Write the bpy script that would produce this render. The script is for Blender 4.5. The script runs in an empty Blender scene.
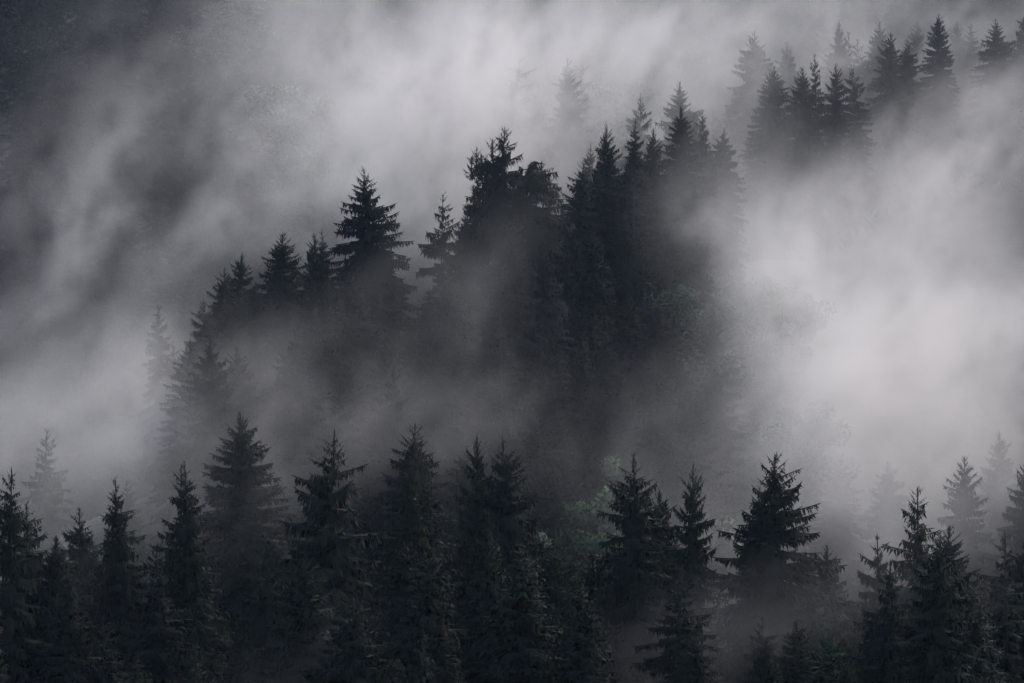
import bpy, math, random
import numpy as np

random.seed(11)
rng = np.random.default_rng(11)
S = bpy.context.scene
COL = S.collection
R = math.radians
F = 2844.4                       # pixels per radian of the 100 mm lens


# ------------------------------------------------------------------ helpers
def at(px, py, d):
    """Point at depth d metres seen at pixel px, py of the photograph."""
    return ((px - 512.0) / F * d, d, (341.5 - py) / F * d)


def mesh_from(name, verts, faces, smooth=False):
    me = bpy.data.meshes.new(name)
    v = np.asarray(verts, np.float32)
    f = np.asarray(faces, np.int32)
    me.vertices.add(len(v))
    me.vertices.foreach_set('co', v.ravel())
    n, k = f.shape
    me.loops.add(n * k)
    me.loops.foreach_set('vertex_index', f.ravel())
    me.polygons.add(n)
    me.polygons.foreach_set('loop_start', np.arange(0, n * k, k, dtype=np.int32))
    me.polygons.foreach_set('loop_total', np.full(n, k, np.int32))
    me.update(calc_edges=True)
    me.polygons.foreach_set('use_smooth', np.full(n, smooth))
    return me


def link(name, data, parent=None):
    o = bpy.data.objects.new(name, data)
    COL.objects.link(o)
    if parent is not None:
        o.parent = parent
    return o


def mat(name):
    m = bpy.data.materials.new(name)
    m.use_nodes = True
    nt = m.node_tree
    bs = nt.nodes['Principled BSDF']
    return m, nt, bs


def foliage_mat(name, dark, light, scale, rough=0.75):
    m, nt, bs = mat(name)
    L = nt.links
    tc = nt.nodes.new('ShaderNodeTexCoord')
    nz = nt.nodes.new('ShaderNodeTexNoise')
    nz.inputs['Scale'].default_value = scale
    nz.inputs['Detail'].default_value = 3
    oi = nt.nodes.new('ShaderNodeObjectInfo')
    mx = nt.nodes.new('ShaderNodeMath'); mx.operation = 'MULTIPLY_ADD'
    mx.inputs[1].default_value = 0.5
    mr = nt.nodes.new('ShaderNodeMath'); mr.operation = 'MULTIPLY'
    mr.inputs[1].default_value = 0.55
    ramp = nt.nodes.new('ShaderNodeValToRGB')
    ramp.color_ramp.elements[0].position = 0.25
    ramp.color_ramp.elements[0].color = (*dark, 1)
    ramp.color_ramp.elements[1].position = 0.85
    ramp.color_ramp.elements[1].color = (*light, 1)
    L.new(tc.outputs['Object'], nz.inputs['Vector'])
    L.new(oi.outputs['Random'], mx.inputs[0])
    L.new(nz.outputs['Fac'], mr.inputs[0])
    L.new(mr.outputs[0], mx.inputs[2])
    L.new(mx.outputs[0], ramp.inputs['Fac'])
    L.new(ramp.outputs['Color'], bs.inputs['Base Color'])
    bs.inputs['Roughness'].default_value = rough
    bs.inputs['Specular IOR Level'].default_value = 0.12
    return m


NEEDLE = foliage_mat('spruce_needles', (0.010, 0.014, 0.011), (0.020, 0.026, 0.016), 0.5)
NEEDLE_YOUNG = foliage_mat('young_needles', (0.030, 0.055, 0.028), (0.060, 0.095, 0.040), 0.8)
LEAF = foliage_mat('broad_leaves', (0.042, 0.066, 0.034), (0.075, 0.098, 0.050), 0.6, 0.6)
LEAF_PALE = foliage_mat('pale_leaves', (0.095, 0.115, 0.070), (0.12, 0.14, 0.09), 0.6, 0.6)
LEAF_DARK = foliage_mat('dark_leaves', (0.025, 0.050, 0.022), (0.055, 0.095, 0.035), 0.6, 0.6)
UNDER = foliage_mat('undergrowth_leaves', (0.016, 0.026, 0.017), (0.034, 0.046, 0.026), 0.12)

BARK, _nt, _bs = mat('spruce_bark')
_nz = _nt.nodes.new('ShaderNodeTexNoise'); _nz.inputs['Scale'].default_value = 6; _nz.inputs['Detail'].default_value = 5
_rp = _nt.nodes.new('ShaderNodeValToRGB')
_rp.color_ramp.elements[0].color = (0.015, 0.013, 0.012, 1)
_rp.color_ramp.elements[1].color = (0.045, 0.038, 0.034, 1)
_nt.links.new(_nz.outputs['Fac'], _rp.inputs['Fac'])
_nt.links.new(_rp.outputs['Color'], _bs.inputs['Base Color'])
_bs.inputs['Roughness'].default_value = 0.9

GROUND, _nt, _bs = mat('forest_floor')
_tc = _nt.nodes.new('ShaderNodeTexCoord')
_nz = _nt.nodes.new('ShaderNodeTexNoise'); _nz.inputs['Scale'].default_value = 0.09; _nz.inputs['Detail'].default_value = 9
_nz.inputs['Roughness'].default_value = 0.65
_rp = _nt.nodes.new('ShaderNodeValToRGB')
_rp.color_ramp.elements[0].position = 0.3
_rp.color_ramp.elements[0].color = (0.022, 0.028, 0.016, 1)
_rp.color_ramp.elements[1].position = 0.7
_rp.color_ramp.elements[1].color = (0.055, 0.052, 0.034, 1)
_bp = _nt.nodes.new('ShaderNodeBump'); _bp.inputs['Distance'].default_value = 1.2; _bp.inputs['Strength'].default_value = 0.8
_n2 = _nt.nodes.new('ShaderNodeTexNoise'); _n2.inputs['Scale'].default_value = 0.6; _n2.inputs['Detail'].default_value = 6
for n in (_nz, _n2):
    _nt.links.new(_tc.outputs['Object'], n.inputs['Vector'])
_nt.links.new(_nz.outputs['Fac'], _rp.inputs['Fac'])
_nt.links.new(_rp.outputs['Color'], _bs.inputs['Base Color'])
_nt.links.new(_n2.outputs['Fac'], _bp.inputs['Height'])
_nt.links.new(_bp.outputs['Normal'], _bs.inputs['Normal'])
_bs.inputs['Roughness'].default_value = 0.95


# ------------------------------------------------------------------ spruce shapes
def diamonds(P, D, Lg, W, side):
    """A kite-shaped spray of needles at each P along D."""
    n = len(P)
    s = side * (W * 0.5)[:, None]
    a = P
    m = P + D * (Lg * 0.42)[:, None]
    t = P + D * Lg[:, None]
    V = np.empty((n, 4, 3))
    V[:, 0] = a; V[:, 1] = m + s; V[:, 2] = t; V[:, 3] = m - s
    return V.reshape(-1, 3)


def crown_normals(me, V, centre, blend):
    Q = V.reshape(-1, 4, 3)
    out = unit(Q.mean(1) - centre)
    ng_ = unit(np.cross(Q[:, 1] - Q[:, 0], Q[:, 2] - Q[:, 0]))
    flip = (ng_ * out).sum(1) < 0
    ng_[flip] *= -1
    nv = unit(out * blend + ng_ * (1 - blend))
    me.normals_split_custom_set_from_vertices(np.repeat(nv, 4, 0).astype(np.float32))


def outward(V, centre):
    Q = V.reshape(-1, 4, 3).copy()
    out = Q.mean(1) - centre
    flip = (np.cross(Q[:, 1] - Q[:, 0], Q[:, 2] - Q[:, 0]) * out).sum(1) < 0
    Q[flip] = Q[flip][:, [0, 3, 2, 1]]
    return Q.reshape(-1, 3)


def unit(a):
    return a / np.maximum(np.linalg.norm(a, axis=-1, keepdims=True), 1e-9)


def crown_quads(r, H, Rad, slope, base=0.10, spacing=0.5, n_br=6, irregular=0.25, curtain=0.6,
                upsweep=1.0, twig_step=0.125, twig_w=0.15, holes=0.0, twig_len=1.0, lean=(0, 0), tip_z=None, coarse=1.0):
    """Needle sprays of one spruce crown. Returns (n*4, 3) vertices."""
    out = []
    cb = H * base
    z = cb
    tau = Rad / slope
    az0 = 0.0
    lop = r.uniform(0, 2 * math.pi)

    def axis(zz):
        k = (zz / H) ** 2
        return np.array([lean[0] * k, lean[1] * k, zz])

    # per-height wobble so that some tiers stick out and others fall short
    tiers = {}
    while z < H - 0.25:
        s = H - z
        hw = Rad * (1 - math.exp(-s / tau)) * (1.0 if z > cb + 0.2 * H else 0.75 + 0.25 * (z - cb) / (0.2 * H))
        tier = 1 + irregular * r.normal() * 0.6
        nb = n_br if s > 1.5 else 4
        az0 += r.uniform(0.3, 1.2)
        for b in range(nb):
            az = az0 + 2 * math.pi * (b + r.uniform(-0.35, 0.35)) / nb
            if r.random() < holes:
                continue
            L = hw * tier * (1 + irregular * r.normal()) * (1 + 0.10 * math.cos(az - lop))
            L = float(np.clip(L, 0.18, hw * 1.32 + 0.15))
            e = np.interp(s, [0, 1.5, 4, 9, 16, 26], [R(58), R(38), R(16), R(-2), R(-14), R(-22)]) * upsweep + r.normal() * R(8)
            zo = z + r.uniform(-0.45, 0.45) * spacing
            ca, sa = math.cos(az), math.sin(az)
            nseg = max(3, int(L / (twig_step * coarse)) + 1)
            u = np.linspace(0.06, 1.0, nseg)
            droop = 0.10 + 0.10 * min(1, s / 12)
            uptip = 0.07 if s > 3 else 0.03
            top = min(1.0, 0.30 + s / 5.0)          # finer towards the tip
            rr = L * u * math.cos(e)
            zz = L * (math.sin(e) * u - droop * u ** 2 + uptip * u ** 4)
            wob = np.cumsum(r.normal(size=nseg)) * 0.02 * L / nseg
            C = axis(zo)[None, :] + np.stack([rr * ca - wob * sa, rr * sa + wob * ca, zz], 1)
            T = unit(np.gradient(C, axis=0))
            lat = np.array([-sa, ca, 0.0])
            # the branch itself
            ln = np.full(nseg, L / nseg * 2.1 + 0.12)
            out.append(diamonds(C, T, ln, np.full(nseg, twig_w * 0.55 * top), np.tile(lat, (nseg, 1))))
            out.append(diamonds(C, T, ln, np.full(nseg, twig_w * 0.5 * top), np.tile([0, 0, 1.0], (nseg, 1))))
            # side twigs, both sides
            for sd in (-1, 1):
                ang = R(52) + r.normal(size=nseg) * R(12)
                D = T * np.cos(ang)[:, None] + lat[None, :] * (sd * np.sin(ang))[:, None]
                D[:, 2] -= 0.12 + 0.35 * curtain * r.random(nseg)
                D = unit(D)
                lt = (0.16 + 0.30 * L * (1 - u) ** 0.75 * np.minimum(1, u * 5)) * r.uniform(0.6, 1.25, nseg) * twig_len
                lt = np.minimum(lt * 0.88, 1.0) * (0.55 + 0.45 * top)
                sv = unit(np.cross(D, unit(r.normal(size=(nseg, 3)) * 0.6 + np.array([0, 0, 1.0]))))
                out.append(diamonds(C, D, lt, twig_w * top * r.uniform(0.7, 1.3, nseg) * coarse, sv))
                # second order, hanging from the side twigs
                Q = C + D * (lt * r.uniform(0.35, 0.75, nseg))[:, None]
                G = unit(T * 0.35 + lat[None, :] * sd * 0.25 + r.normal(size=(nseg, 3)) * 0.25 - np.array([0, 0, 0.45 + 0.9 * curtain])[None, :])
                gl = (0.18 + 0.42 * curtain * np.minimum(1.0, lt / 0.5)) * r.uniform(0.4, 1.5, nseg) * top
                sv = unit(np.cross(G, r.normal(size=(nseg, 3))))
                out.append(diamonds(Q, G, gl, twig_w * 0.8 * top * r.uniform(0.7, 1.3, nseg) * coarse, sv))
            # curtains straight below the branch
            keep = r.random(nseg) < 0.35 + 0.6 * curtain
            if keep.any() and s > 1.2:
                k = int(keep.sum())
                G = unit(r.normal(size=(k, 3)) * 0.22 + np.array([ca * 0.2, sa * 0.2, -1.0]))
                gl = (0.18 + 0.62 * curtain * min(1, s / 6)) * r.uniform(0.3, 1.5, k) * top
                sv = unit(np.cross(G, np.stack([ca + r.normal(size=k) * 0.6, sa + r.normal(size=k) * 0.6, np.zeros(k)], 1)))
                out.append(diamonds(C[keep], G, gl, twig_w * 0.85 * top * r.uniform(0.6, 1.3, k) * coarse, sv))
        z += spacing * (0.85 - 0.25 * min(1, s / 12)) * r.uniform(0.75, 1.25)
    # leader
    k = 7
    zz = np.linspace(H - 1.7, H - 0.55, k)
    P = np.array([axis(q) for q in zz])
    D = unit(r.normal(size=(k, 3)) * 0.05 + np.array([0, 0, 1.0]))
    for sv in ([1, 0, 0], [0, 1, 0]):
        out.append(diamonds(P, D, np.full(k, 0.62), np.full(k, 0.08), np.tile(np.array(sv, float), (k, 1))))
    return np.concatenate(out)


def quads_mesh(name, V, material):
    me = mesh_from(name, V, np.arange(len(V)).reshape(-1, 4))
    me.materials.append(material)
    return me


def tube(pts, rad, sides=8):
    pts = np.asarray(pts, float)
    n = len(pts)
    a = np.linspace(0, 2 * math.pi, sides, endpoint=False)
    T = unit(np.gradient(pts, axis=0))
    ref = np.where(np.abs(T[:, 2:3]) > 0.9, np.array([[1.0, 0, 0]]), np.array([[0, 0, 1.0]]))
    X = unit(np.cross(T, ref)); Y = np.cross(T, X)
    V = (pts[:, None] + (X[:, None] * np.cos(a)[None, :, None] + Y[:, None] * np.sin(a)[None, :, None]) * np.asarray(rad)[:, None, None]).reshape(-1, 3)
    Fc = []
    for i in range(n - 1):
        for j in range(sides):
            Fc.append((i * sides + j, i * sides + (j + 1) % sides, (i + 1) * sides + (j + 1) % sides, (i + 1) * sides + j))
    return V, np.array(Fc)


def join_tubes(parts):
    V, Fc, o = [], [], 0
    for v, f in parts:
        V.append(v); Fc.append(f + o); o += len(v)
    return np.concatenate(V), np.concatenate(Fc)


HS = 26.0                                            # every spruce shape is grown 26 m tall and scaled


def trunk_mesh(name, r, lean=(0, 0), extra=()):
    z = np.linspace(-1.5, HS - 0.6, 15)
    k = (np.maximum(z, 0) / HS) ** 2
    pts = np.stack([lean[0] * k + r.normal(size=15) * 0.015, lean[1] * k + r.normal(size=15) * 0.015, z], 1)
    rad = np.interp(z, [-1.5, 0.4, 2, HS], [0.48, 0.36, 0.29, 0.03])
    V, Fc = join_tubes([tube(pts, rad)] + list(extra))
    me = mesh_from(name, V, Fc, True)
    me.materials.append(BARK)
    return me


SHAPES = {}


def spruce_crown(V, material):
    # needle sprays are lit as parts of a round crown
    cen = V.reshape(-1, 4, 3).mean(1) * np.array([0.0, 0.0, 1.0]) - np.array([0, 0, 0.9])
    V = outward(V, cen)
    me = quads_mesh('spruce_crown', V, material)
    crown_normals(me, V, cen, 0.75)
    return me



def shape(key, seed, young=False, **kw):
    r = np.random.default_rng(seed)
    lean = tuple(r.normal(size=2) * 0.25)
    V = crown_quads(r, HS, lean=lean, **kw)
    SHAPES[key] = (spruce_crown(V, NEEDLE_YOUNG if young else NEEDLE), trunk_mesh('spruce_trunk', r, lean), kw['Rad'])


# key: kind of outline
for i, sd in enumerate((101, 102, 103)):
    shape('open%d' % i, sd, Rad=4.2, slope=0.50, spacing=0.84, n_br=6, irregular=0.32, curtain=0.95, holes=0.10, twig_w=0.15)
for i, sd in enumerate((111, 112)):
    shape('cone%d' % i, sd, Rad=4.6, slope=0.62, spacing=0.46, n_br=7, irregular=0.14, curtain=0.45, upsweep=1.2, twig_w=0.17)
for i, sd in enumerate((121, 122, 123)):
    shape('bushy%d' % i, sd, Rad=4.7, slope=0.66, spacing=0.55, n_br=8, irregular=0.30, curtain=0.7, twig_w=0.17)
for i, sd in enumerate((131, 132)):
    shape('spire%d' % i, sd, Rad=3.2, slope=0.40, spacing=0.60, n_br=7, irregular=0.25, curtain=0.75, holes=0.05, twig_w=0.15)
for i, sd in enumerate((141, 142, 143)):
    shape('tier%d' % i, sd, Rad=4.5, slope=0.60, spacing=0.64, n_br=7, irregular=0.27, curtain=0.65, upsweep=1.25, twig_w=0.16)
shape('open3', 104, Rad=3.7, slope=0.44, spacing=0.95, n_br=6, irregular=0.42, curtain=0.8, holes=0.18, twig_w=0.15)
shape('tier3', 144, Rad=4.2, slope=0.66, spacing=0.58, n_br=7, irregular=0.36, curtain=0.8, upsweep=1.0, twig_w=0.15)
shape('bushy3', 124, Rad=4.4, slope=0.5, spacing=0.6, n_br=7, irregular=0.42, curtain=0.9, holes=0.06, twig_w=0.16)
shape('ragged0', 151, Rad=3.6, slope=0.5, spacing=0.85, n_br=6, irregular=0.5, curtain=1.1, holes=0.25, twig_w=0.16)
shape('ragged1', 152, Rad=3.9, slope=0.6, spacing=0.9, n_br=6, irregular=0.5, curtain=1.2, holes=0.30, twig_w=0.16)
shape('young0', 161, True, Rad=4.6, slope=0.6, spacing=0.9, n_br=7, irregular=0.2, curtain=0.3, upsweep=1.5, twig_w=0.26, twig_len=1.3)


def gnarled_shape():
    """Old broken spruce: several crooked leaders, ragged boughs, bare trunk showing below the top."""
    r = np.random.default_rng(171)
    out, tubes = [], []
    # lower full crown
    V = crown_quads(r, HS - 8.5, Rad=4.4, slope=0.9, spacing=0.7, n_br=6, irregular=0.42, curtain=0.9, holes=0.15, twig_w=0.16)
    V = V[: len(V)]
    out.append(V)
    # leaders: (x, y, base z, length, radius, lean)
    for (x, y, zb, ln, rd, lx) in ((0.0, 0.0, 15.0, 11.0, 1.9, 0.3), (-1.5, 0.4, 13.5, 10.0, 2.0, -0.2), (-0.9, -0.6, 14.0, 10.9, 1.6, -0.1), (-2.6, 0.2, 11.5, 9.4, 2.0, -0.4), (1.5, 0.4, 12.5, 7.4, 1.0, 0.2)):
        Q = crown_quads(r, ln, Rad=rd, slope=0.75, base=0.10, spacing=0.55, n_br=6, irregular=0.5, curtain=1.1, holes=0.18, twig_w=0.16, lean=(lx, 0))
        Q = Q + np.array([x, y, zb])
        out.append(Q)
        zz = np.linspace(0, ln - 0.6, 7)
        pts = np.stack([x + lx * (zz / ln) ** 2 + r.normal(size=7) * 0.05 - x * (1 - zz / ln) ** 3, y * (1 - (1 - zz / ln) ** 3) + 0 * zz, zb + zz], 1)
        tubes.append(tube(pts, np.linspace(0.24, 0.04, 7), 6))
    # long ragged boughs ending in tufts
    for k in range(10):
        az = r.uniform(0, 6.28); zb = r.uniform(16, 23.5); L = r.uniform(1.6, 3.0)
        u = np.linspace(0, 1, 5)
        pts = np.stack([L * u * math.cos(az) - 0.8, L * u * math.sin(az), zb + 0.9 * u ** 2 * L * 0.5], 1)
        tubes.append(tube(pts, np.linspace(0.07, 0.02, 5), 5))
        Q = crown_quads(r, 2.0, Rad=0.7, slope=0.9, base=0.0, spacing=0.35, n_br=5, irregular=0.4, curtain=0.9, twig_w=0.17)
        out.append(Q + pts[-1] - np.array([0, 0, 0.9]))
    SHAPES['gnarled'] = (spruce_crown(np.concatenate(out), NEEDLE), trunk_mesh('spruce_trunk', r, (0, 0), tubes), 4.4)


def flat_top_shape():
    """Old spruce with a broken, flat top whose boughs hang like curtains."""
    r = np.random.default_rng(181)
    V = crown_quads(r, HS + 3.2, Rad=4.2, slope=0.75, spacing=0.62, n_br=7, irregular=0.5, curtain=1.2, holes=0.30, twig_w=0.15)
    Q = V.reshape(-1, 4, 3)
    cap = HS - 0.9 + 0.9 * np.sin(Q[:, 0, 0] * 1.9 + 0.6) * np.cos(Q[:, 0, 1] * 1.3) - 0.25 * np.abs(Q[:, 0, 0] - 0.6)
    out = [Q[Q[:, :, 2].max(1) < cap].reshape(-1, 3)]
    tubes = []
    for (x, zt) in ((1.2, HS - 0.2), (-1.0, HS - 1.0), (2.0, HS - 1.6)):
        q = crown_quads(r, 3.0, Rad=0.9, slope=0.7, base=0.0, spacing=0.5, n_br=5, irregular=0.4, curtain=1.0, holes=0.1, twig_w=0.15)
        out.append(q + np.array([x, 0.2, zt - 3.0]))
        zz = np.linspace(0, 1, 6)
        tubes.append(tube(np.stack([x * zz ** 0.6, 0.2 * zz, zt - 7 + 6.8 * zz], 1), np.linspace(0.16, 0.04, 6), 6))
    SHAPES['flat'] = (spruce_crown(np.concatenate(out), NEEDLE), trunk_mesh('spruce_trunk', r, (0, 0), tubes), 4.2)


gnarled_shape()
flat_top_shape()


def broadleaf_shape(key, seed, H, W, leafmat, nl=15000, leaf=0.25):
    r = np.random.default_rng(seed)
    tubes, lobes = [], []
    z = np.linspace(-1.0, H * 0.5, 7)
    tubes.append(tube(np.stack([0.1 * np.sin(z), 0.1 * np.cos(z * .7), z], 1), np.linspace(0.34, 0.2, 7)))
    for k in range(9):
        az = k * 2.4 + r.uniform(-.3, .3); zb = H * r.uniform(0.25, 0.5)
        L = W * r.uniform(0.55, 1.0); up = r.uniform(0.5, 1.5)
        u = np.linspace(0, 1, 6)
        top = min(zb + L * up, H * r.uniform(.78, .95))
        pts = np.stack([L * u * math.cos(az), L * u * math.sin(az), zb + (top - zb) * u ** 0.8], 1)
        tubes.append(tube(pts, np.linspace(0.15, 0.03, 6), 6))
        for q in (0.55, 0.8, 1.0):
            i = int(q * 5)
            lobes.append((pts[i] + r.normal(size=3) * 0.5, r.uniform(0.22, 0.42) * W))
    for k in range(9):
        lobes.append((np.array([r.normal() * W * .38, r.normal() * W * .38, H * r.uniform(.62, .95)]), r.uniform(.2, .36) * W))
    c = r.integers(0, len(lobes), nl)
    Cn = np.array([l[0] for l in lobes])[c]; Rd = np.array([l[1] for l in lobes])[c]
    d = unit(r.normal(size=(nl, 3)))
    P = Cn + d * (Rd * r.uniform(0.35, 1.08, nl) ** 0.6)[:, None] * np.array([1, 1, 0.75])
    D = unit(r.normal(size=(nl, 3)) + d * 0.6 - np.array([0, 0, 0.2]))
    V = diamonds(P, D, leaf * r.uniform(0.7, 1.5, nl), leaf * 0.8 * r.uniform(0.7, 1.3, nl), unit(np.cross(D, r.normal(size=(nl, 3)))))
    cen = np.repeat(Cn * 0.6 + np.array([0, 0, H * 0.55]) * 0.4, 1, 0) - np.array([0, 0, 0.8])
    V = outward(V, cen)
    Vt, Ft = join_tubes(tubes)
    tm = mesh_from('broadleaf_trunk', Vt, Ft, True); tm.materials.append(BARK)
    cm = quads_mesh('broadleaf_crown', V, leafmat)
    crown_normals(cm, V, cen, 0.6)
    SHAPES[key] = (cm, tm, H)


broadleaf_shape('broad0', 201, 14, 4.2, LEAF)
broadleaf_shape('broad1', 202, 12, 4.6, LEAF)
broadleaf_shape('broad4', 205, 21, 3.9, LEAF_DARK)
broadleaf_shape('broad5', 206, 19, 3.3, LEAF_PALE)
broadleaf_shape('broad3', 204, 12, 4.4, LEAF_PALE)
broadleaf_shape('broad2', 203, 15, 4.8, LEAF_DARK)


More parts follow.
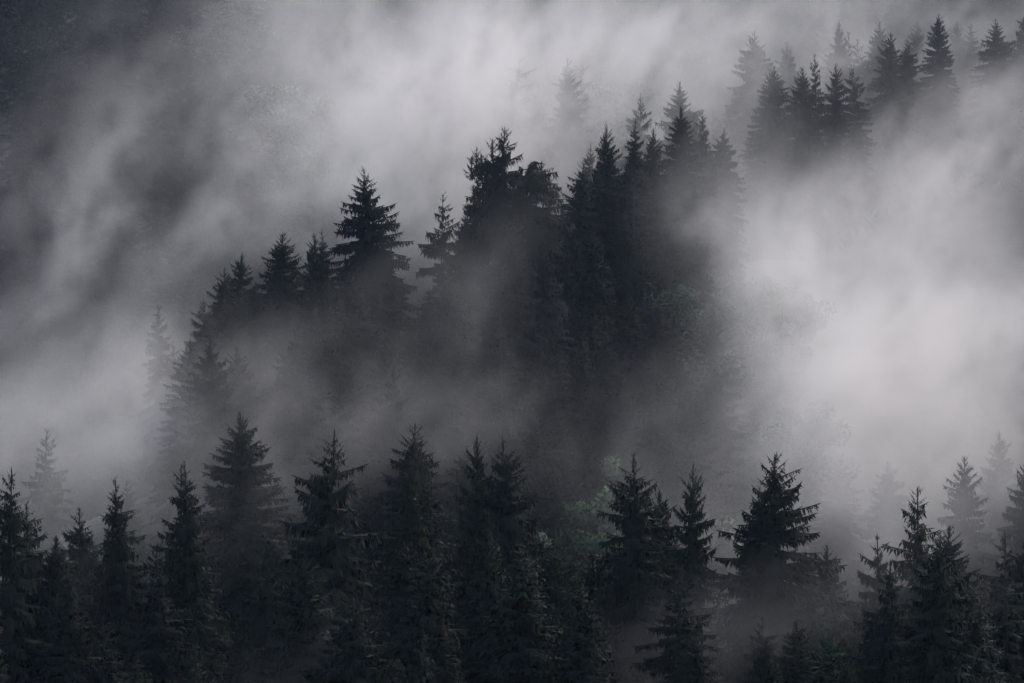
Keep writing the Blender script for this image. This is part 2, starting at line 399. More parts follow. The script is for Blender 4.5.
# ------------------------------------------------------------------ the trees the photograph shows one by one
# tip pixel x, tip pixel y, distance, outline, half width in metres, height, label
HERO = [
 # front row
 (8, 466, 190, 'open0', 3.9, 27, 'spaced-tier black spruce beside an empty misty gap at the end of the lowest row'),
 (64, 570, 186, 'tier0', 3.0, 19, 'short black spruce whose tip only reaches the waist of the blunt bushy spruce beside it'),
 (88, 506, 205, 'bushy3', 4.0, 24, 'blunt topped bushy spruce close beside a taller thin-tipped spruce in the lowest row'),
 (118, 478, 200, 'spire0', 3.0, 27, 'thin-tipped dark spruce rising just above the blunt bushy spruce in the lowest row'),
 (138, 480, 238, 'spire1', 3.2, 25, 'faint grey slim spruce in mist directly behind the thin-tipped dark spruce'),
 (181, 462, 206, 'open3', 3.2, 26, 'ragged sided one of two spruces standing tip to tip before the broad rounded spruce'),
 (199, 463, 202, 'spire0', 3.0, 27, 'solid black one of two spruces standing tip to tip before the broad rounded spruce'),
 (242, 413, 226, 'cone1', 6.0, 30, 'very broad round-shouldered dark spruce looming above the lowest row through thin mist'),
 (322, 428, 194, 'open2', 5.2, 29, 'tall open-crowned spruce with shelf-like hanging boughs standing clear above its neighbours in the lowest row'),
 (397, 537, 186, 'cone1', 4.0, 22, 'squat black conical spruce low down before the pair of misty broad spruces'),
 (411, 424, 236, 'bushy2', 4.9, 28, 'dim broad spruce fading into mist above a darker spruce of the same line'),
 (412, 448, 212, 'tier1', 3.6, 27, 'dark spruce standing straight in front of a dim broad spruce'),
 (438, 450, 204, 'ragged0', 2.6, 27, 'thin ragged spruce with hanging tufts on one side, beside the dark twin peaks'),
 (484, 434, 204, 'tier0', 2.9, 28, 'slimmer peak of the dark twin spruces in the middle of the lowest row'),
 (504, 440, 200, 'tier3', 3.7, 28, 'heavier peak of the dark twin spruces, spreading towards the pale leafy shrub'),
 (565, 535, 192, 'cone0', 3.3, 20, 'low black spruce under the dark green broadleaf crown'),
 (560, 458, 246, 'tier2', 3.6, 23, 'ghostly grey spruce in the gap between the twin peaks and the broad black spruce'),
 (444, 424, 262, 'spire1', 2.4, 22, 'little grey spruce tip showing in mist above the thin ragged spruce'),
 (588, 548, 205, 'bushy3', 3.6, 18, 'low dark spruce hiding the trunk of the dark green broadleaf tree'),
 (640, 450, 200, 'bushy3', 4.5, 28, 'broad black spruce next to the dark green broadleaf crown'),
 (659, 488, 207, 'tier0', 3.4, 25, 'lower shoulder spruce pressed against the broad black spruce'),
 (688, 462, 194, 'tier1', 2.7, 28, 'neat narrow black spruce with even tiers beside the pale green leafy tree'),
 (676, 566, 178, 'open1', 3.4, 17, 'small grey wispy spruce in low mist in front of the neat narrow spruce'),
 (702, 632, 172, 'spire1', 1.9, 11, 'dark pointed young spruce low in the mist in front of the small grey wispy spruce'),
 (750, 487, 206, 'bushy1', 2.7, 25, 'bushy dark spruce hugging the tall broad spruce on the side of the pale leafy tree'),
 (771, 452, 195, 'tier2', 5.4, 29, 'tall broad black spruce with long sweeping lower boughs beside the bright fog hollow'),
 (765, 640, 172, 'cone1', 2.4, 11, 'small dark bushy spruce low before the tall broad black spruce'),
 (800, 620, 176, 'tier0', 2.6, 14, 'low dim spruce between the tall broad spruce and the small green spruce'),
 (828, 543, 203, 'tier1', 3.4, 21, 'greenish medium spruce standing between the tall broad spruce and the crooked ragged one'),
 (830, 628, 173, 'young0', 2.6, 11, 'small fresh green young spruce low in front of the lowest row'),
 (882, 533, 193, 'ragged0', 3.2, 23, 'crooked ragged spruce with drooping curtains leaning close to the tallest open spruce beside it'),
 (917, 487, 190, 'open1', 4.9, 28, 'tall sharp-tipped spruce with uneven spreading tiers standing against bright fog'),
 (957, 574, 192, 'bushy2', 2.8, 20, 'low bushy shoulder spruce under the tall sharp-tipped spruce'),
 (982, 598, 186, 'spire0', 2.0, 17, 'thin low spruce tip in the notch beside the long-boughed spruce'),
 (1009, 530, 189, 'open3', 4.0, 25, 'dark spruce with long level boughs at the fog end of the lowest row'),
 (1023, 533, 196, 'bushy0', 3.6, 25, 'dark bushy spruce half hidden behind the long-boughed one at the fog end of the row'),
 # second row in mist
 (957, 455, 256, 'tier2', 3.4, 23, 'medium grey spruce with upswept boughs standing alone in bright fog behind the sharp-tipped spruce'),
 (993, 430, 288, 'tier0', 3.4, 25, 'pale grey spruce, tallest of the misty three behind the fog end of the row'),
 (1021, 456, 266, 'tier1', 3.2, 24, 'grey spruce cut by the picture edge, last of the misty three'),
 (892, 462, 286, 'bushy0', 3.4, 21, 'very pale blunt spruce nearly lost in bright fog above the crooked ragged spruce'),
 (833, 458, 288, 'tier2', 3.8, 22, 'very pale wide spruce nearly lost in fog above the greenish medium spruce'),
 (42, 428, 250, 'open1', 3.4, 25, 'pale grey tiered spruce in thick mist behind the spaced-tier spruce'),
 # spur crest
 (160, 301, 270, 'open0', 1.9, 14, 'lone pale slim spruce with open boughs, lowest on the crest of the spur'),
 (173, 340, 272, 'ragged0', 1.6, 11, 'small pale spruce tucked against the lone slim spruce low on the crest'),
 (199, 297, 274, 'open2', 2.8, 17, 'grey open spruce, first of the stepped trio climbing the crest'),
 (219, 267, 277, 'tier1', 3.1, 19, 'grey spruce in the middle of the stepped trio climbing the crest'),
 (240, 252, 281, 'tier0', 3.2, 21, 'grey spruce, uppermost of the stepped trio climbing the crest'),
 (279, 232, 279, 'cone0', 4.4, 26, 'dense conical dark spruce with wide skirt between the stepped trio and the thin spires'),
 (256, 282, 276, 'bushy2', 3.0, 20, 'dark lower spruce filling the side of the dense conical spruce'),
 (315, 232, 292, 'tier2', 3.0, 24, 'paler one of two thin spires on the crest'),
 (330, 231, 287, 'spire0', 2.3, 25, 'darker sharper one of two thin spires on the crest'),
 (346, 255, 292, 'tier0', 3.0, 22, 'dim lower spruce under the big spreading crest spruce'),
 (384, 169, 290, 'bushy1', 5.0, 29, 'big spreading spruce with a jagged pyramid top standing apart on the crest'),
 (438, 193, 301, 'ragged1', 3.0, 25, 'slender see-through spruce with bare trunk showing against bright fog'),
 (455, 206, 303, 'bushy2', 2.8, 23, 'small dark spruce filling the gap under the old many-headed spruce'),
 (502, 126, 308, 'gnarled', 4.6, 31, 'old ragged many-headed spruce towering on the crest with hanging boughs'),
 (530, 158, 310, 'flat', 4.4, 28, 'flat broken-topped spruce with curtain boughs next to the many-headed one'),
 (552, 205, 312, 'bushy0', 3.2, 22, 'dark low spruce in the dip beside the broken-topped spruce'),
 (572, 161, 318, 'bushy2', 3.8, 25, 'dark spruce starting the dense crest group beyond the dip'),
 (590, 165, 322, 'cone1', 3.4, 23, 'dark conical spruce lower than both of its crest neighbours'),
 (586, 143, 352, 'spire1', 2.6, 25, 'faint spruce tip peeping over the dense crest group near the dip'),
 (607, 127, 328, 'tier1', 3.6, 26, 'sharp dark spruce, highest at the dip end of the dense crest group'),
 (614, 120, 356, 'tier0', 2.8, 25, 'pale spruce tip directly behind the sharp dark one at the dip end'),
 (635, 121, 334, 'spire0', 2.8, 26, 'dark spire standing in front of a taller pale spruce in the crest group'),
 (640, 91, 354, 'open2', 3.4, 28, 'tall pale grey spruce with spread top behind the dark spire in the crest group'),
 (650, 128, 337, 'tier2', 3.0, 24, 'dark low spruce between the dark spire and the black cone of the crest group'),
 (679, 106, 338, 'cone0', 3.8, 26, 'black cone-shaped spruce in front of a taller misty one in the crest group'),
 (680, 82, 368, 'bushy1', 4.6, 28, 'tall broad misty spruce directly behind the black cone of the crest group'),
 (695, 112, 350, 'spire1', 2.8, 25, 'grey thin spruce just beyond the black cone of the crest group'),
 (707, 109, 346, 'open1', 3.2, 26, 'grey open spruce at the misty end of the dense crest group'),
 (719, 128, 348, 'bushy0', 3.0, 23, 'grey low spruce where the dense crest group sinks into mist'),
 # beyond
 (569, 58, 432, 'bushy2', 4.6, 33, 'solitary pale spruce far behind the crest, almost dissolved in mist'),
 (755, 31, 446, 'bushy0', 5.0, 29, 'grey round-topped spruce looking over the big black spruce on the upper crest'),
 (764, 66, 388, 'cone1', 5.0, 29, 'big black broad spruce at the start of the upper crest'),
 (792, 43, 456, 'bushy1', 4.6, 27, 'pale broad spruce behind the black cone on the upper crest'),
 (797, 66, 394, 'cone0', 3.9, 26, 'black regular cone next to the big broad spruce on the upper crest'),
 (817, 54, 400, 'open1', 2.9, 28, 'dark slim tufted spruce, taller of the close pair on the upper crest'),
 (832, 62, 402, 'tier1', 3.3, 27, 'dark evenly tiered spruce, shorter of the close pair on the upper crest'),
 (857, 64, 410, 'open2', 3.2, 26, 'half faded dark-tipped spruce alone beside the close pair'),
 (887, 32, 432, 'tier2', 4.2, 29, 'tall grey tiered spruce rising from mist beyond the half faded one'),
 (839, 21, 484, 'tier0', 4.0, 28, 'ghost-pale spruce high in the mist above the close pair'),
 (876, 22, 474, 'bushy2', 4.4, 27, 'pale wide spruce touching the tall grey tiered one from behind'),
 (905, 39, 446, 'bushy0', 3.4, 25, 'pale spruce standing low between the tall grey tiered one and the dark tip'),
 (915, 21, 476, 'tier1', 3.6, 27, 'pale spruce tip behind the low pale one on the highest slope'),
 (938, 14, 442, 'cone1', 4.0, 29, 'spruce with the only dark crisp tip on the highest misty slope'),
 (957, 22, 464, 'tier2', 3.6, 26, 'pale spruce close beside the dark crisp tip'),
 (969, 21, 468, 'open0', 3.4, 27, 'pale thin spruce, second along from the dark crisp tip'),
 (1004, 19, 448, 'bushy1', 4.8, 29, 'broad grey spruce near the upper corner of the misty slope'),
 (1022, 12, 452, 'tier0', 4.4, 29, 'darker grey spruce at the upper corner, cut by the picture edge'),
]

# ------------------------------------------------------------------ terrain
CX = np.array([-200, -75, -55, -36, -16, 0, 20, 35, 50, 68, 100, 200.])
CY = np.array([270, 262, 264, 272, 288, 308, 340, 388, 415, 440, 460, 470.])
CZ = np.array([-42, -40, -32, -19, -10, -5, 1.5, 9.5, 15, 23, 34, 44.])
GX = np.arange(-520, 521, 4.0)
GY = np.arange(-80, 1301, 4.0)


def base_height(x, y):
    yc = np.interp(x, CX, CY); zc = np.interp(x, CX, CZ)
    t = np.clip((y - 195) / (yc - 195), 0, None)
    front = -37 + (zc + 37) * (0.15 * t + 0.85 * t ** 1.15)                # towards the crest
    near = np.interp(y, [-80, -10, 10, 60, 115, 150, 195], [2, -1.8, -3.5, -42, -64, -54, -37])
    back = zc - 0.10 * (y - yc) - 0.40 * np.clip(y - yc - 14, 0, None)
    spur = np.where(y < 195, near, np.where(y < yc, front, back))
    y0 = yc + 75 - 25 * np.clip((x + 10) / 80, 0, 1)
    far = zc * 0.55 - 42 + 0.60 * (y - y0) - 0.00035 * np.clip(y - y0, 0, None) ** 2
    far = np.where(y < yc, -300, far)
    k = 6.0
    return k * np.logaddexp(np.clip(spur, -200, None) / k, far / k)


XX, YY = np.meshgrid(GX, GY)
ZZ = base_height(XX, YY)
# even out breaks, then pull the ground under the trees so that each stands at its real height
ker = np.array([1, 4, 6, 4, 1.]) / 16
for _ in range(3):
    P = np.pad(ZZ, 2, 'edge')
    ZZ = sum(ker[i] * P[i:i + ZZ.shape[0], 2:-2] for i in range(5))
    P = np.pad(ZZ, 2, 'edge')
    ZZ = sum(ker[i] * P[2:-2, i:i + ZZ.shape[1]] for i in range(5))


def ground(x, y):
    fx = (np.asarray(x, float) - GX[0]) / 4; fy = (np.asarray(y, float) - GY[0]) / 4
    i = np.clip(fx.astype(int), 0, len(GX) - 2); j = np.clip(fy.astype(int), 0, len(GY) - 2)
    a = fx - i; b = fy - j
    return (ZZ[j, i] * (1 - a) + ZZ[j, i + 1] * a) * (1 - b) + (ZZ[j + 1, i] * (1 - a) + ZZ[j + 1, i + 1] * a) * b


hp = np.array([at(h[0], h[1], h[2]) for h in HERO]); hH = np.array([h[5] for h in HERO])
for sig in (28.0, 16.0, 11.0):
    res = np.clip(hp[:, 2] - hH - ground(hp[:, 0], hp[:, 1]), -14, 14)
    num = np.zeros_like(ZZ); den = np.full_like(ZZ, 0.35)
    for (x, y, _), q in zip(hp, res):
        w = np.exp(-((XX - x) ** 2 + (YY - y) ** 2) / (2 * sig * sig))
        num += w * q; den += w
    ZZ = ZZ + num / den
for (amp, sc, ph) in ((1.2, 0.045, 0.3), (0.6, 0.11, 1.7), (0.3, 0.23, 4.0)):
    ZZ += amp * (np.sin(XX * sc + ph + 1.3 * np.sin(YY * sc * 0.7)) * np.cos(YY * sc * 0.9 + ph * 2))
nx, ny = len(GX), len(GY)
idx = np.arange(nx * ny).reshape(ny, nx)
quads = np.stack([idx[:-1, :-1], idx[:-1, 1:], idx[1:, 1:], idx[1:, :-1]], -1).reshape(-1, 4)
me = mesh_from('terrain', np.stack([XX, YY, ZZ], -1).reshape(-1, 3), quads, True)
me.materials.append(GROUND)
terrain = link('terrain', me)
terrain['kind'] = 'structure'


# ------------------------------------------------------------------ planting
def plant(kind, cat, key, x, y, z, sx, sz, label, group):
    crown, trunk, _ = SHAPES[key]
    t = bpy.data.objects.new(kind, None)
    COL.objects.link(t)
    t.empty_display_size = 0.5
    t.location = (x, y, z)
    t.rotation_euler = (random.gauss(0, R(1.3)), random.gauss(0, R(1.3)), random.uniform(0, 6.283))
    if key in ('gnarled', 'flat'):
        t.rotation_euler = (0, 0, 0)
    t.scale = (sx, sx, sz)
    t['label'] = label; t['category'] = cat; t['group'] = group
    c = link('crown', crown, t)
    k = link('trunk', trunk, t)
    return t


placed = []
for (px, py, d, key, hw, H, label), p in zip(HERO, hp):
    g = float(ground(p[0], p[1]))
    h = min(max(p[2] - g, H * 0.7), H * 1.4)
    zb = min(p[2] - h, g)
    grp = 'spruces of the lowest row' if d < 240 else 'spruces in the misty hollow' if (py > 400) else 'spruces along the spur crest' if d < 385 else 'spruces of the upper slope'
    plant('spruce_tree', 'spruce', key, p[0], p[1], zb, hw / SHAPES[key][2], h / HS, label, grp)
    placed.append((p[0], p[1]))

BROAD = [
 (600, 447, 234, 'broad4', 1.0, 'dark green broadleaf crown showing between the ghostly grey spruce and the broad black spruce'),
 (719, 503, 226, 'broad5', 1.0, 'pale green leafy tree showing in the gap beside the neat narrow spruce'),
 (543, 505, 226, 'broad5', 0.62, 'small pale leafy shrub-like tree at the side of the dark twin spruces'),
 (716, 280, 322, 'broad2', 1.5, 'dark broadleaf tree on the shaded slope where bright fog begins'),
 (690, 318, 312, 'broad2', 1.4, 'dark rounded broadleaf tree just below another on the shaded slope'),
 (292, 86, 560, 'broad3', 2.3, 'pale green broadleaf crown on the far hillside above the conical crest spruce'),
 (336, 208, 470, 'broad1', 1.5, 'faint green broadleaf crown behind the crest, above the thin spires'),
 (312, 150, 520, 'broad1', 1.9, 'misty green broadleaf crown on the far hillside under the paler leafy one'),
 (243, 2, 610, 'broad0', 2.6, 'dim green broadleaf crown at the top of the far hillside, cut by the picture edge'),
 (610, 84, 520, 'broad1', 2.2, 'barely visible green broadleaf crown in mist beside the solitary pale spruce'),
]
for (px, py, d, key, s, label) in BROAD:
    H = SHAPES[key][2] * s
    # walk along the line of sight to where a tree of this height stands on the slope
    best = min((abs(at(px, py, q)[2] - float(ground(at(px, py, q)[0], q)) - H) + 0.02 * abs(q - d), q) for q in (np.arange(d - 12, d + 12, 1.0) if d < 400 else np.arange(d - 90, d + 130, 1.0)))
    x, y, z = at(px, py, best[1])
    g = float(ground(x, y))
    h = min(max(z - g, H * 0.7), H * 1.75)
    print('BROAD', px, py, best[1], round(z - g - h, 1), h)
    plant('broadleaf_tree', 'tree', key, x, y, g, s, h / SHAPES[key][2], label, 'broadleaf trees among the spruces')
    placed.append((x, y))

# skylines that the filling trees have to stay under (pixel x -> pixel y)
CREST = sorted((h[0], h[1]) for h in HERO if 262 < h[2] < 470 and h[1] < 345)
def crest_y(px):
    xs = [c[0] for c in CREST]
    near = [c[1] for c in CREST if abs(c[0] - px) < 16]
    return max(float(np.interp(px, xs, [c[1] for c in CREST])), max(near) if near else 0)
FRONT = sorted((h[0], h[1]) for h in HERO if h[2] < 215 and h[1] < 560)
def front_y(px):
    return float(np.interp(px, [c[0] for c in FRONT], [c[1] for c in FRONT]))

KEYS = ['cone0', 'cone1', 'bushy0', 'bushy1', 'bushy2', 'tier0', 'tier1', 'tier2', 'open0', 'open1', 'open3', 'tier3', 'bushy3', 'spire0', 'spire1', 'ragged0']


def fill(n, ymin, ymax, hmin, hmax, gap, ok, label, group):
    done = tries = 0
    while done < n and tries < 60000:
        tries += 1
        y = random.uniform(ymin, ymax)
        x = random.uniform(-0.192, 0.192) * y
        if any((x - a) ** 2 + (y - b) ** 2 < gap * gap for a, b in placed):
            continue
        g = float(ground(x, y))
        h = random.uniform(hmin, hmax)
        px, py = 512 + F * x / y, 341.5 - F * (g + h) / y
        if not ok(px, py, x, y):
            continue
        key = random.choice(KEYS)
        hw = random.uniform(3.2, 4.6) * h / 24
        plant('spruce_tree', 'spruce', key, x, y, g, hw / SHAPES[key][2], h / HS, label, group)
        placed.append((x, y)); done += 1
    return done


def crest_dist(x):
    return float(np.interp(x, CX, CY))


N1 = fill(58, 168, 214, 12, 24, 3.2, lambda px, py, x, y: py > front_y(px) + 24 and py < 690 and not (690 < px < 735 and py < 600) and not (525 < px < 625 and py < 505),
     'black spruce sunk in the dark foot of the lowest row, below its skyline', 'spruces filling the dark foot of the lowest row')
N2 = fill(112, 214, 346, 15, 24, 4.2, lambda px, py, x, y: y < crest_dist(x) - 3 and py > crest_y(px) + 26 and 205 < px < (680 if py < 300 else 735) and py < (350 if px < 330 else 370 if px < 460 or px > 690 else 448),
     'dark spruce merged into the shaded stand below the crest of the spur', 'spruces of the shaded stand below the crest')
N3 = fill(16, 245, 282, 14, 22, 3.0, lambda px, py, x, y: y < crest_dist(x) - 1 and 188 < px < 345 and crest_y(px) + 22 < py < 395,
     'dark spruce crowded under the stepped trio and the dense conical spruce', 'spruces crowded under the low end of the crest')
nb = 0
for _t in range(4000):
    y = random.uniform(262, 340); x = random.uniform(0.055, 0.098) * y
    px = 512 + F * x / y; sc = random.uniform(0.75, 1.25)
    key = random.choice(['broad0', 'broad1', 'broad2', 'broad2'])
    g = float(ground(x, y)); py = 341.5 - F * (g + SHAPES[key][2] * sc) / y
    if nb >= 15 or not (268 < py < 430) or py < 268 + max(0, px - 760) * 0.6 or any((x - a) ** 2 + (y - b) ** 2 < 16 for a, b in placed):
        continue
    plant('broadleaf_tree', 'tree', key, x, y, g, sc, sc, 'dim broadleaf tree on the shaded slope where it dissolves into the bright fog', 'broadleaf trees of the shaded slope')
    placed.append((x, y)); nb += 1
print('FILL', N1, N2, len(HERO))

# ------------------------------------------------------------------ far forest, one mass
r = np.random.default_rng(301)
small = [crown_quads(np.random.default_rng(310 + i), 22.0, Rad=rd, slope=sl, spacing=1.7, n_br=6, irregular=0.28, curtain=0.9, twig_step=0.5, twig_w=0.34, twig_len=1.5)
         for i, (rd, sl) in enumerate(((4.2, .55), (3.4, .42), (4.8, .6), (3.8, .5)))]
parts = []
cnt = 0
# the same wood goes on over both flanks, beyond the edges of the view
for _ in range(1400):
    y = r.uniform(186, 470); q = r.uniform(0.197, 0.33) * r.choice([-1, 1]); x = q * y
    if y > crest_dist(x) + 40 or any((x - a) ** 2 + (y - b) ** 2 < 20 for a, b in placed):
        continue
    placed.append((x, y))
    V = small[r.integers(0, 4)]; h = r.uniform(0.8, 1.15); a = r.uniform(0, 6.28)
    rot2 = np.array([[math.cos(a), -math.sin(a), 0], [math.sin(a), math.cos(a), 0], [0, 0, 1]])
    if abs(q) * y - 4.5 * h < 0.183 * y:
        continue
    parts.append((V @ rot2.T) * h + np.array([x, y, float(ground(x, y)) - 0.3]))
print('FLANK', len(parts))
while cnt < 1500:
    y = r.uniform(395, 860); x = r.uniform(-0.27, 0.27) * y
    yc = crest_dist(x)
    if y < yc + 52:
        continue
    g = float(ground(x, y)); h = r.uniform(0.75, 1.25)
    py = 341.5 - F * (g + 22 * h) / y
    if py < -160 or py > 430:
        continue
    if min(abs(x - a) + abs(y - b) for a, b in placed) < 5:
        continue
    V = small[r.integers(0, 4)]
    a = r.uniform(0, 6.28)
    rot = np.array([[math.cos(a), -math.sin(a), 0], [math.sin(a), math.cos(a), 0], [0, 0, 1]])
    parts.append((V @ rot.T) * np.array([h, h, h * r.uniform(.9, 1.15)]) + np.array([x, y, g - 0.3]))
    cnt += 1
forest = link('far_forest', quads_mesh('far_forest', np.concatenate(parts), NEEDLE))
forest['kind'] = 'stuff'
forest['label'] = 'dark spruce forest covering the far hillside behind drifting mist'
forest['category'] = 'forest'

# undergrowth on the slopes
n = 16000
y = r.uniform(160, 460, n); x = r.uniform(-0.2, 0.2, n) * y
m = (y < np.interp(x, CX, CY) + 10) & ~((x / y > 0.07) & (y > 225)) & ~((x / y < -0.07) & (y > 240))
x, y = x[m], y[m]
k = 8
P = np.repeat(np.stack([x, y, ground(x, y)], 1), k, 0)
P += r.normal(size=P.shape) * np.array([0.6, 0.6, 0.35]) + np.array([0, 0, 0.6])
D = unit(r.normal(size=P.shape) + np.array([0, 0, 0.6]))
V = diamonds(P, D, r.uniform(0.4, 1.0, len(P)), r.uniform(0.2, 0.5, len(P)), unit(np.cross(D, r.normal(size=P.shape))))
cen = np.repeat(P.reshape(-1, k, 3).mean(1), k, 0) - np.array([0, 0, 2.0])
V = outward(V, cen)
um = quads_mesh('undergrowth', V, UNDER)
crown_normals(um, V, cen, 0.75)
und = link('undergrowth', um)
und['kind'] = 'stuff'
und['label'] = 'low leafy undergrowth covering the forest floor between the spruces'
und['category'] = 'undergrowth'

# ------------------------------------------------------------------ mist
# pixel x, pixel y, distance, half sizes in metres (across, depth, up), tilt of the bank, density
MIST = [
 # the valley behind the crest and the far slope
 (440, 105, 400, 14, 20, 13, 15, 1.20),
 (520, 40, 450, 30, 16, 13, 5, 0.36),
 (360, 120, 400, 9, 10, 16, 35, 0.11),
 (430, 190, 380, 10, 12, 10, 20, 0.28),
 (600, 70, 405, 20, 14, 12, 10, 0.32),
 (720, 45, 425, 16, 10, 8, 5, 0.12),
 (860, 15, 505, 46, 14, 10, 0, 0.16),
 (890, 60, 455, 22, 7, 9, 0, 0.17),
 (960, 120, 425, 18, 8, 6, 10, 0.16),
 
 (665, 105, 348, 11, 4, 8, 10, 0.24),
 (250, 50, 380, 12, 6, 10, 50, 0.09),
 (170, 70, 345, 14, 8, 12, 30, 0.04),
 (105, 190, 335, 15, 6, 5, 60, 0.11),
 (40, 200, 340, 10, 6, 9, 60, 0.07),
 (30, 330, 320, 10, 6, 6, 40, 0.07),
 (120, 40, 350, 10, 6, 8, 50, 0.03),
 (60, 250, 330, 12, 6, 4, 64, 0.10),
 (250, 110, 345, 16, 6, 5, 62, 0.11),
 (265, 195, 335, 14, 6, 7, 35, 0.14),
 (340, 190, 350, 9, 6, 8, 30, 0.14),
 (300, 30, 380, 14, 8, 10, 30, 0.08),
 (170, 280, 320, 14, 6, 5, 55, 0.06),
 (65, 395, 300, 16, 12, 6, 5, 0.12),
 (150, 365, 300, 11, 8, 5, 30, 0.08),
 (150, 400, 255, 8, 6, 4.5, 15, 0.30),
 # hollow on the fog side
 (935, 340, 325, 11, 22, 7.5, 0, 1.20),
 (1015, 335, 335, 12, 22, 9, 0, 0.60),
 (880, 400, 300, 12, 16, 8, 0, 0.50),
 (860, 330, 285, 7, 10, 9, 20, 0.50),
 (800, 320, 268, 4.5, 6, 11, 20, 0.42),
 (765, 290, 272, 4, 6, 8, 30, 0.16),
 (840, 390, 265, 7, 8, 7, 20, 0.18),
 (880, 205, 355, 18, 8, 6, 20, 0.28),
 (980, 190, 380, 18, 9, 10, 20, 0.32),
 (790, 250, 300, 6, 9, 6, 40, 0.22),
 (725, 235, 308, 5, 6, 7, 40, 0.20),
 (770, 400, 262, 4, 6, 7, 20, 0.04),
 (950, 465, 276, 14, 9, 5, 0, 0.22),
 (975, 510, 226, 8, 6, 4, 0, 0.12),
 (835, 480, 240, 10, 10, 6, 0, 0.18),
 # in front of the spur
 (335, 405, 254, 4, 6, 6, 50, 0.12),
 (215, 415, 252, 10, 6, 2.6, 15, 0.09),
 (80, 435, 250, 10, 9, 5, 5, 0.16),
 (150, 470, 228, 10, 8, 5, 0, 0.13),
 (400, 290, 264, 4, 5, 2.5, 50, 0.05),
 (445, 315, 264, 8, 6, 3.5, 55, 0.12),
 (470, 390, 252, 7, 6, 5, 40, 0.06),
 (600, 475, 226, 8, 5, 5, 0, 0.03),
 (700, 440, 232, 8, 6, 5, 20, 0.03),
 (722, 520, 222, 3, 4, 2.5, 20, 0.10),
 (30, 470, 228, 7, 8, 6, 0, 0.20),
 # low in front of everything
 (270, 690, 180, 4, 6, 1.6, 20, 0.06),
 (745, 625, 186, 9, 8, 2.4, 15, 0.10),
 (40, 600, 198, 3, 5, 3, 0, 0.04),
]

LO = np.array([-112.0, 168.0, -46.0]); HI = np.array([112.0, 580.0, 84.0]); VOX = 0.85
ng = bpy.data.node_groups.new('mist_density', 'GeometryNodeTree')
ng.interface.new_socket('Geometry', in_out='INPUT', socket_type='NodeSocketGeometry')
ng.interface.new_socket('Geometry', in_out='OUTPUT', socket_type='NodeSocketGeometry')
N, L = ng.nodes, ng.links
gout = N.new('NodeGroupOutput')
pos = N.new('GeometryNodeInputPosition')


def vmath(op, a, b=None, c=None):
    n = N.new('ShaderNodeVectorMath'); n.operation = op
    for i, v in enumerate((a, b, c)):
        if v is None:
            continue
        if hasattr(v, 'is_linked'):
            L.new(v, n.inputs[i])
        else:
            n.inputs[i].default_value = v
    return n


def fmath(op, a, b=None, c=None, clamp=False):
    n = N.new('ShaderNodeMath'); n.operation = op; n.use_clamp = clamp
    for i, v in enumerate((a, b, c)):
        if v is None:
            continue
        if hasattr(v, 'is_linked'):
            L.new(v, n.inputs[i])
        else:
            n.inputs[i].default_value = v
    return n.outputs[0]


def rot(v, deg):
    n = N.new('ShaderNodeVectorRotate'); n.rotation_type = 'Y_AXIS'
    L.new(v, n.inputs['Vector']); n.inputs['Angle'].default_value = R(deg)
    return n.outputs['Vector']


def noise(v, scale, detail, rough=0.55):
    n = N.new('ShaderNodeTexNoise'); n.noise_dimensions = '3D'
    n.inputs['Scale'].default_value = scale; n.inputs['Detail'].default_value = detail
    n.inputs['Roughness'].default_value = rough
    L.new(v, n.inputs['Vector'])
    return n


p0 = pos.outputs[0]
# drifting: the air is warped before anything is placed in it
w1 = noise(p0, 0.035, 2)
wv = vmath('MULTIPLY_ADD', vmath('SUBTRACT', w1.outputs['Color'], (0.5, 0.5, 0.5)).outputs[0], (16, 16, 16), None)
wv.inputs[2].default_value = (0, 0, 0)
pw = vmath('ADD', p0, wv.outputs[0]).outputs[0]
# torn wisps that climb the slope: soft clumps, finer clumps inside them and thin curling sheets
st = vmath('MULTIPLY', rot(pw, 50), (0.66, 0.28, 1.15)).outputs[0]
n1 = noise(st, 0.10, 6, 0.66).outputs['Fac']
w2 = noise(pw, 0.16, 3)
pw2 = vmath('ADD', pw, vmath('MULTIPLY', vmath('SUBTRACT', w2.outputs['Color'], (0.5, 0.5, 0.5)).outputs[0], (7, 7, 7)).outputs[0]).outputs[0]
st2 = vmath('MULTIPLY', rot(pw2, 62), (0.62, 0.20, 1.15)).outputs[0]
n3 = noise(st2, 0.24, 6, 0.72).outputs['Fac']
n2 = noise(pw, 0.03, 3, 0.5).outputs['Fac']
wisp = fmath('MULTIPLY_ADD', fmath('SUBTRACT', n1, 0.46), 4.6, 0.45, True)
ridge = fmath('SUBTRACT', 1.0, fmath('MULTIPLY', fmath('ABSOLUTE', fmath('SUBTRACT', n3, 0.5)), 6.0), None, True)
fine = fmath('MULTIPLY_ADD', fmath('SUBTRACT', n3, 0.48), 6.0, 0.5, True)
torn = fmath('ADD', fmath('MULTIPLY_ADD', fine, 1.05, 0.12), fmath('MULTIPLY', fmath('POWER', ridge, 2.0), 0.5))
cloud = fmath('MULTIPLY_ADD', fmath('SUBTRACT', n2, 0.5), 2.0, 0.95)
tex = fmath('MULTIPLY', fmath('MULTIPLY', fmath('ADD', wisp, 0.14), torn), fmath('MAXIMUM', cloud, 0.2))
tex = fmath('MULTIPLY', tex, 1.4)
total = None
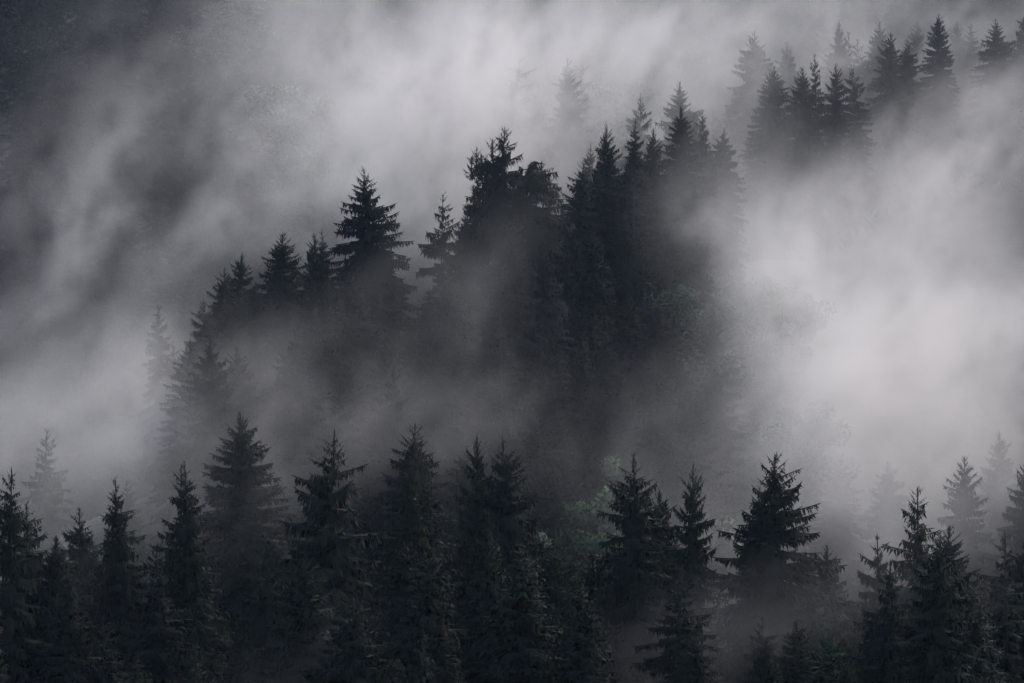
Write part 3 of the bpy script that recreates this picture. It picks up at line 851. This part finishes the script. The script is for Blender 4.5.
for (px, py, d, rx, ry, rz, tilt, tau) in MIST:
    dens = tau / (1.3 * ry)
    c = at(px, py, d)
    v = vmath('SUBTRACT', pw, c).outputs[0]
    if tilt:
        v = rot(v, tilt)
    v = vmath('MULTIPLY', v, (1 / rx, 1 / ry, 1 / rz)).outputs[0]
    q = vmath('DOT_PRODUCT', v, v).outputs['Value']
    e = fmath('MULTIPLY', fmath('POWER', 2.71828, fmath('MULTIPLY', q, -0.9)), dens)
    total = e if total is None else fmath('ADD', total, e)
dens = fmath('MULTIPLY', total, tex)
dens = fmath('MAXIMUM', fmath('MULTIPLY', dens, 100.0), 0.002)      # stored a hundredfold, so that the thinnest mist is kept too
vc = N.new('GeometryNodeVolumeCube')
L.new(dens, vc.inputs['Density'])
vc.inputs['Min'].default_value = LO; vc.inputs['Max'].default_value = HI
res = ((HI - LO) / VOX).astype(int)
for i, a in enumerate('XYZ'):
    vc.inputs['Resolution ' + a].default_value = int(res[i])

MISTM = bpy.data.materials.new('mist'); MISTM.use_nodes = True
nt = MISTM.node_tree
for n in list(nt.nodes):
    if n.type != 'OUTPUT_MATERIAL':
        nt.nodes.remove(n)
pv = nt.nodes.new('ShaderNodeVolumePrincipled')
pv.inputs['Color'].default_value = (0.985, 0.945, 0.895, 1)
pv.inputs['Density'].default_value = 0.01
pv.inputs['Density Attribute'].default_value = 'density'
pv.inputs['Anisotropy'].default_value = 0.25
nt.links.new(pv.outputs[0], nt.nodes['Material Output'].inputs['Volume'])
sm = N.new('GeometryNodeSetMaterial'); sm.inputs['Material'].default_value = MISTM
L.new(vc.outputs[0], sm.inputs['Geometry'])
L.new(sm.outputs[0], gout.inputs[0])

corners = np.array([[a, b, c] for a in (LO[0], HI[0]) for b in (LO[1], HI[1]) for c in (LO[2], HI[2])])
BOXF = np.array([(0, 1, 3, 2), (4, 6, 7, 5), (0, 4, 5, 1), (2, 3, 7, 6), (0, 2, 6, 4), (1, 5, 7, 3)])
mm = mesh_from('mist', corners, BOXF); mm.materials.append(MISTM)
mist = link('mist', mm)
mist['kind'] = 'stuff'; mist['label'] = 'pale drifting mist banks between the spruce covered slopes'; mist['category'] = 'mist'
md = mist.modifiers.new('mist', 'NODES'); md.node_group = ng

# thin even haze through all the air
HZ = bpy.data.materials.new('haze'); HZ.use_nodes = True
nt = HZ.node_tree
for n in list(nt.nodes):
    if n.type != 'OUTPUT_MATERIAL':
        nt.nodes.remove(n)
pv = nt.nodes.new('ShaderNodeVolumePrincipled')
pv.inputs['Color'].default_value = (0.55, 0.74, 1.0, 1)
pv.inputs['Density'].default_value = 0.00006
pv.inputs['Anisotropy'].default_value = 0.2
nt.links.new(pv.outputs[0], nt.nodes['Material Output'].inputs['Volume'])
zl, zh = float(ZZ.min()) - 1, float(ZZ.max()) + 45
lo = np.array([GX[0] - 5, GY[0] - 5, zl]); hi = np.array([GX[-1] + 5, GY[-1] + 5, zh])
corners = np.array([[a, b, c] for a in (lo[0], hi[0]) for b in (lo[1], hi[1]) for c in (lo[2], hi[2])])
hm = mesh_from('haze', corners, BOXF); hm.materials.append(HZ)
haze = link('haze', hm)
haze['kind'] = 'stuff'; haze['label'] = 'thin bluish haze through the whole valley air'; haze['category'] = 'haze'

# ------------------------------------------------------------------ light
w = bpy.data.worlds.new('World'); S.world = w; w.use_nodes = True
nt = w.node_tree
sky = nt.nodes.new('ShaderNodeTexSky'); sky.sky_type = 'NISHITA'; sky.sun_disc = False
ELEV, AZ = 52, 50                                   # the sun stands behind the slope, up the valley
sky.sun_elevation = R(ELEV); sky.sun_rotation = R(AZ)
sky.air_density = 1.0; sky.dust_density = 3.0; sky.ozone_density = 1.0
bg = nt.nodes['Background']; bg.inputs['Strength'].default_value = 0.13
nt.links.new(sky.outputs[0], bg.inputs['Color'])
ld = bpy.data.lights.new('sun', 'SUN'); ld.energy = 0.8; ld.angle = R(50); ld.color = (1.0, 0.93, 0.90)
so = link('sun', ld)
az = R(AZ)
import mathutils
dirv = mathutils.Vector((math.sin(az) * math.cos(R(ELEV)), math.cos(az) * math.cos(R(ELEV)), math.sin(R(ELEV))))
so.rotation_euler = dirv.to_track_quat('Z', 'Y').to_euler()

# ------------------------------------------------------------------ camera and render
cd = bpy.data.cameras.new('camera'); cd.lens = 100; cd.sensor_width = 36; cd.clip_end = 6000; cd.clip_start = 0.5
co = link('camera', cd); co.location = (0, 0, 0); co.rotation_euler = (R(90), 0, 0)
S.camera = co
S.view_settings.view_transform = 'Standard'; S.view_settings.look = 'None'
S.view_settings.exposure = 0.95; S.view_settings.gamma = 1.0; S.view_settings.use_curve_mapping = False
c = S.cycles
c.volume_step_rate = 6.5
c.volume_bounces = 2
c.max_bounces = 6; c.diffuse_bounces = 1; c.glossy_bounces = 1; c.transmission_bounces = 1; c.transparent_max_bounces = 4
c.use_adaptive_sampling = True; c.adaptive_threshold = 0.02; c.adaptive_min_samples = 16
c.use_denoising = True
c.caustics_reflective = False; c.caustics_refractive = False
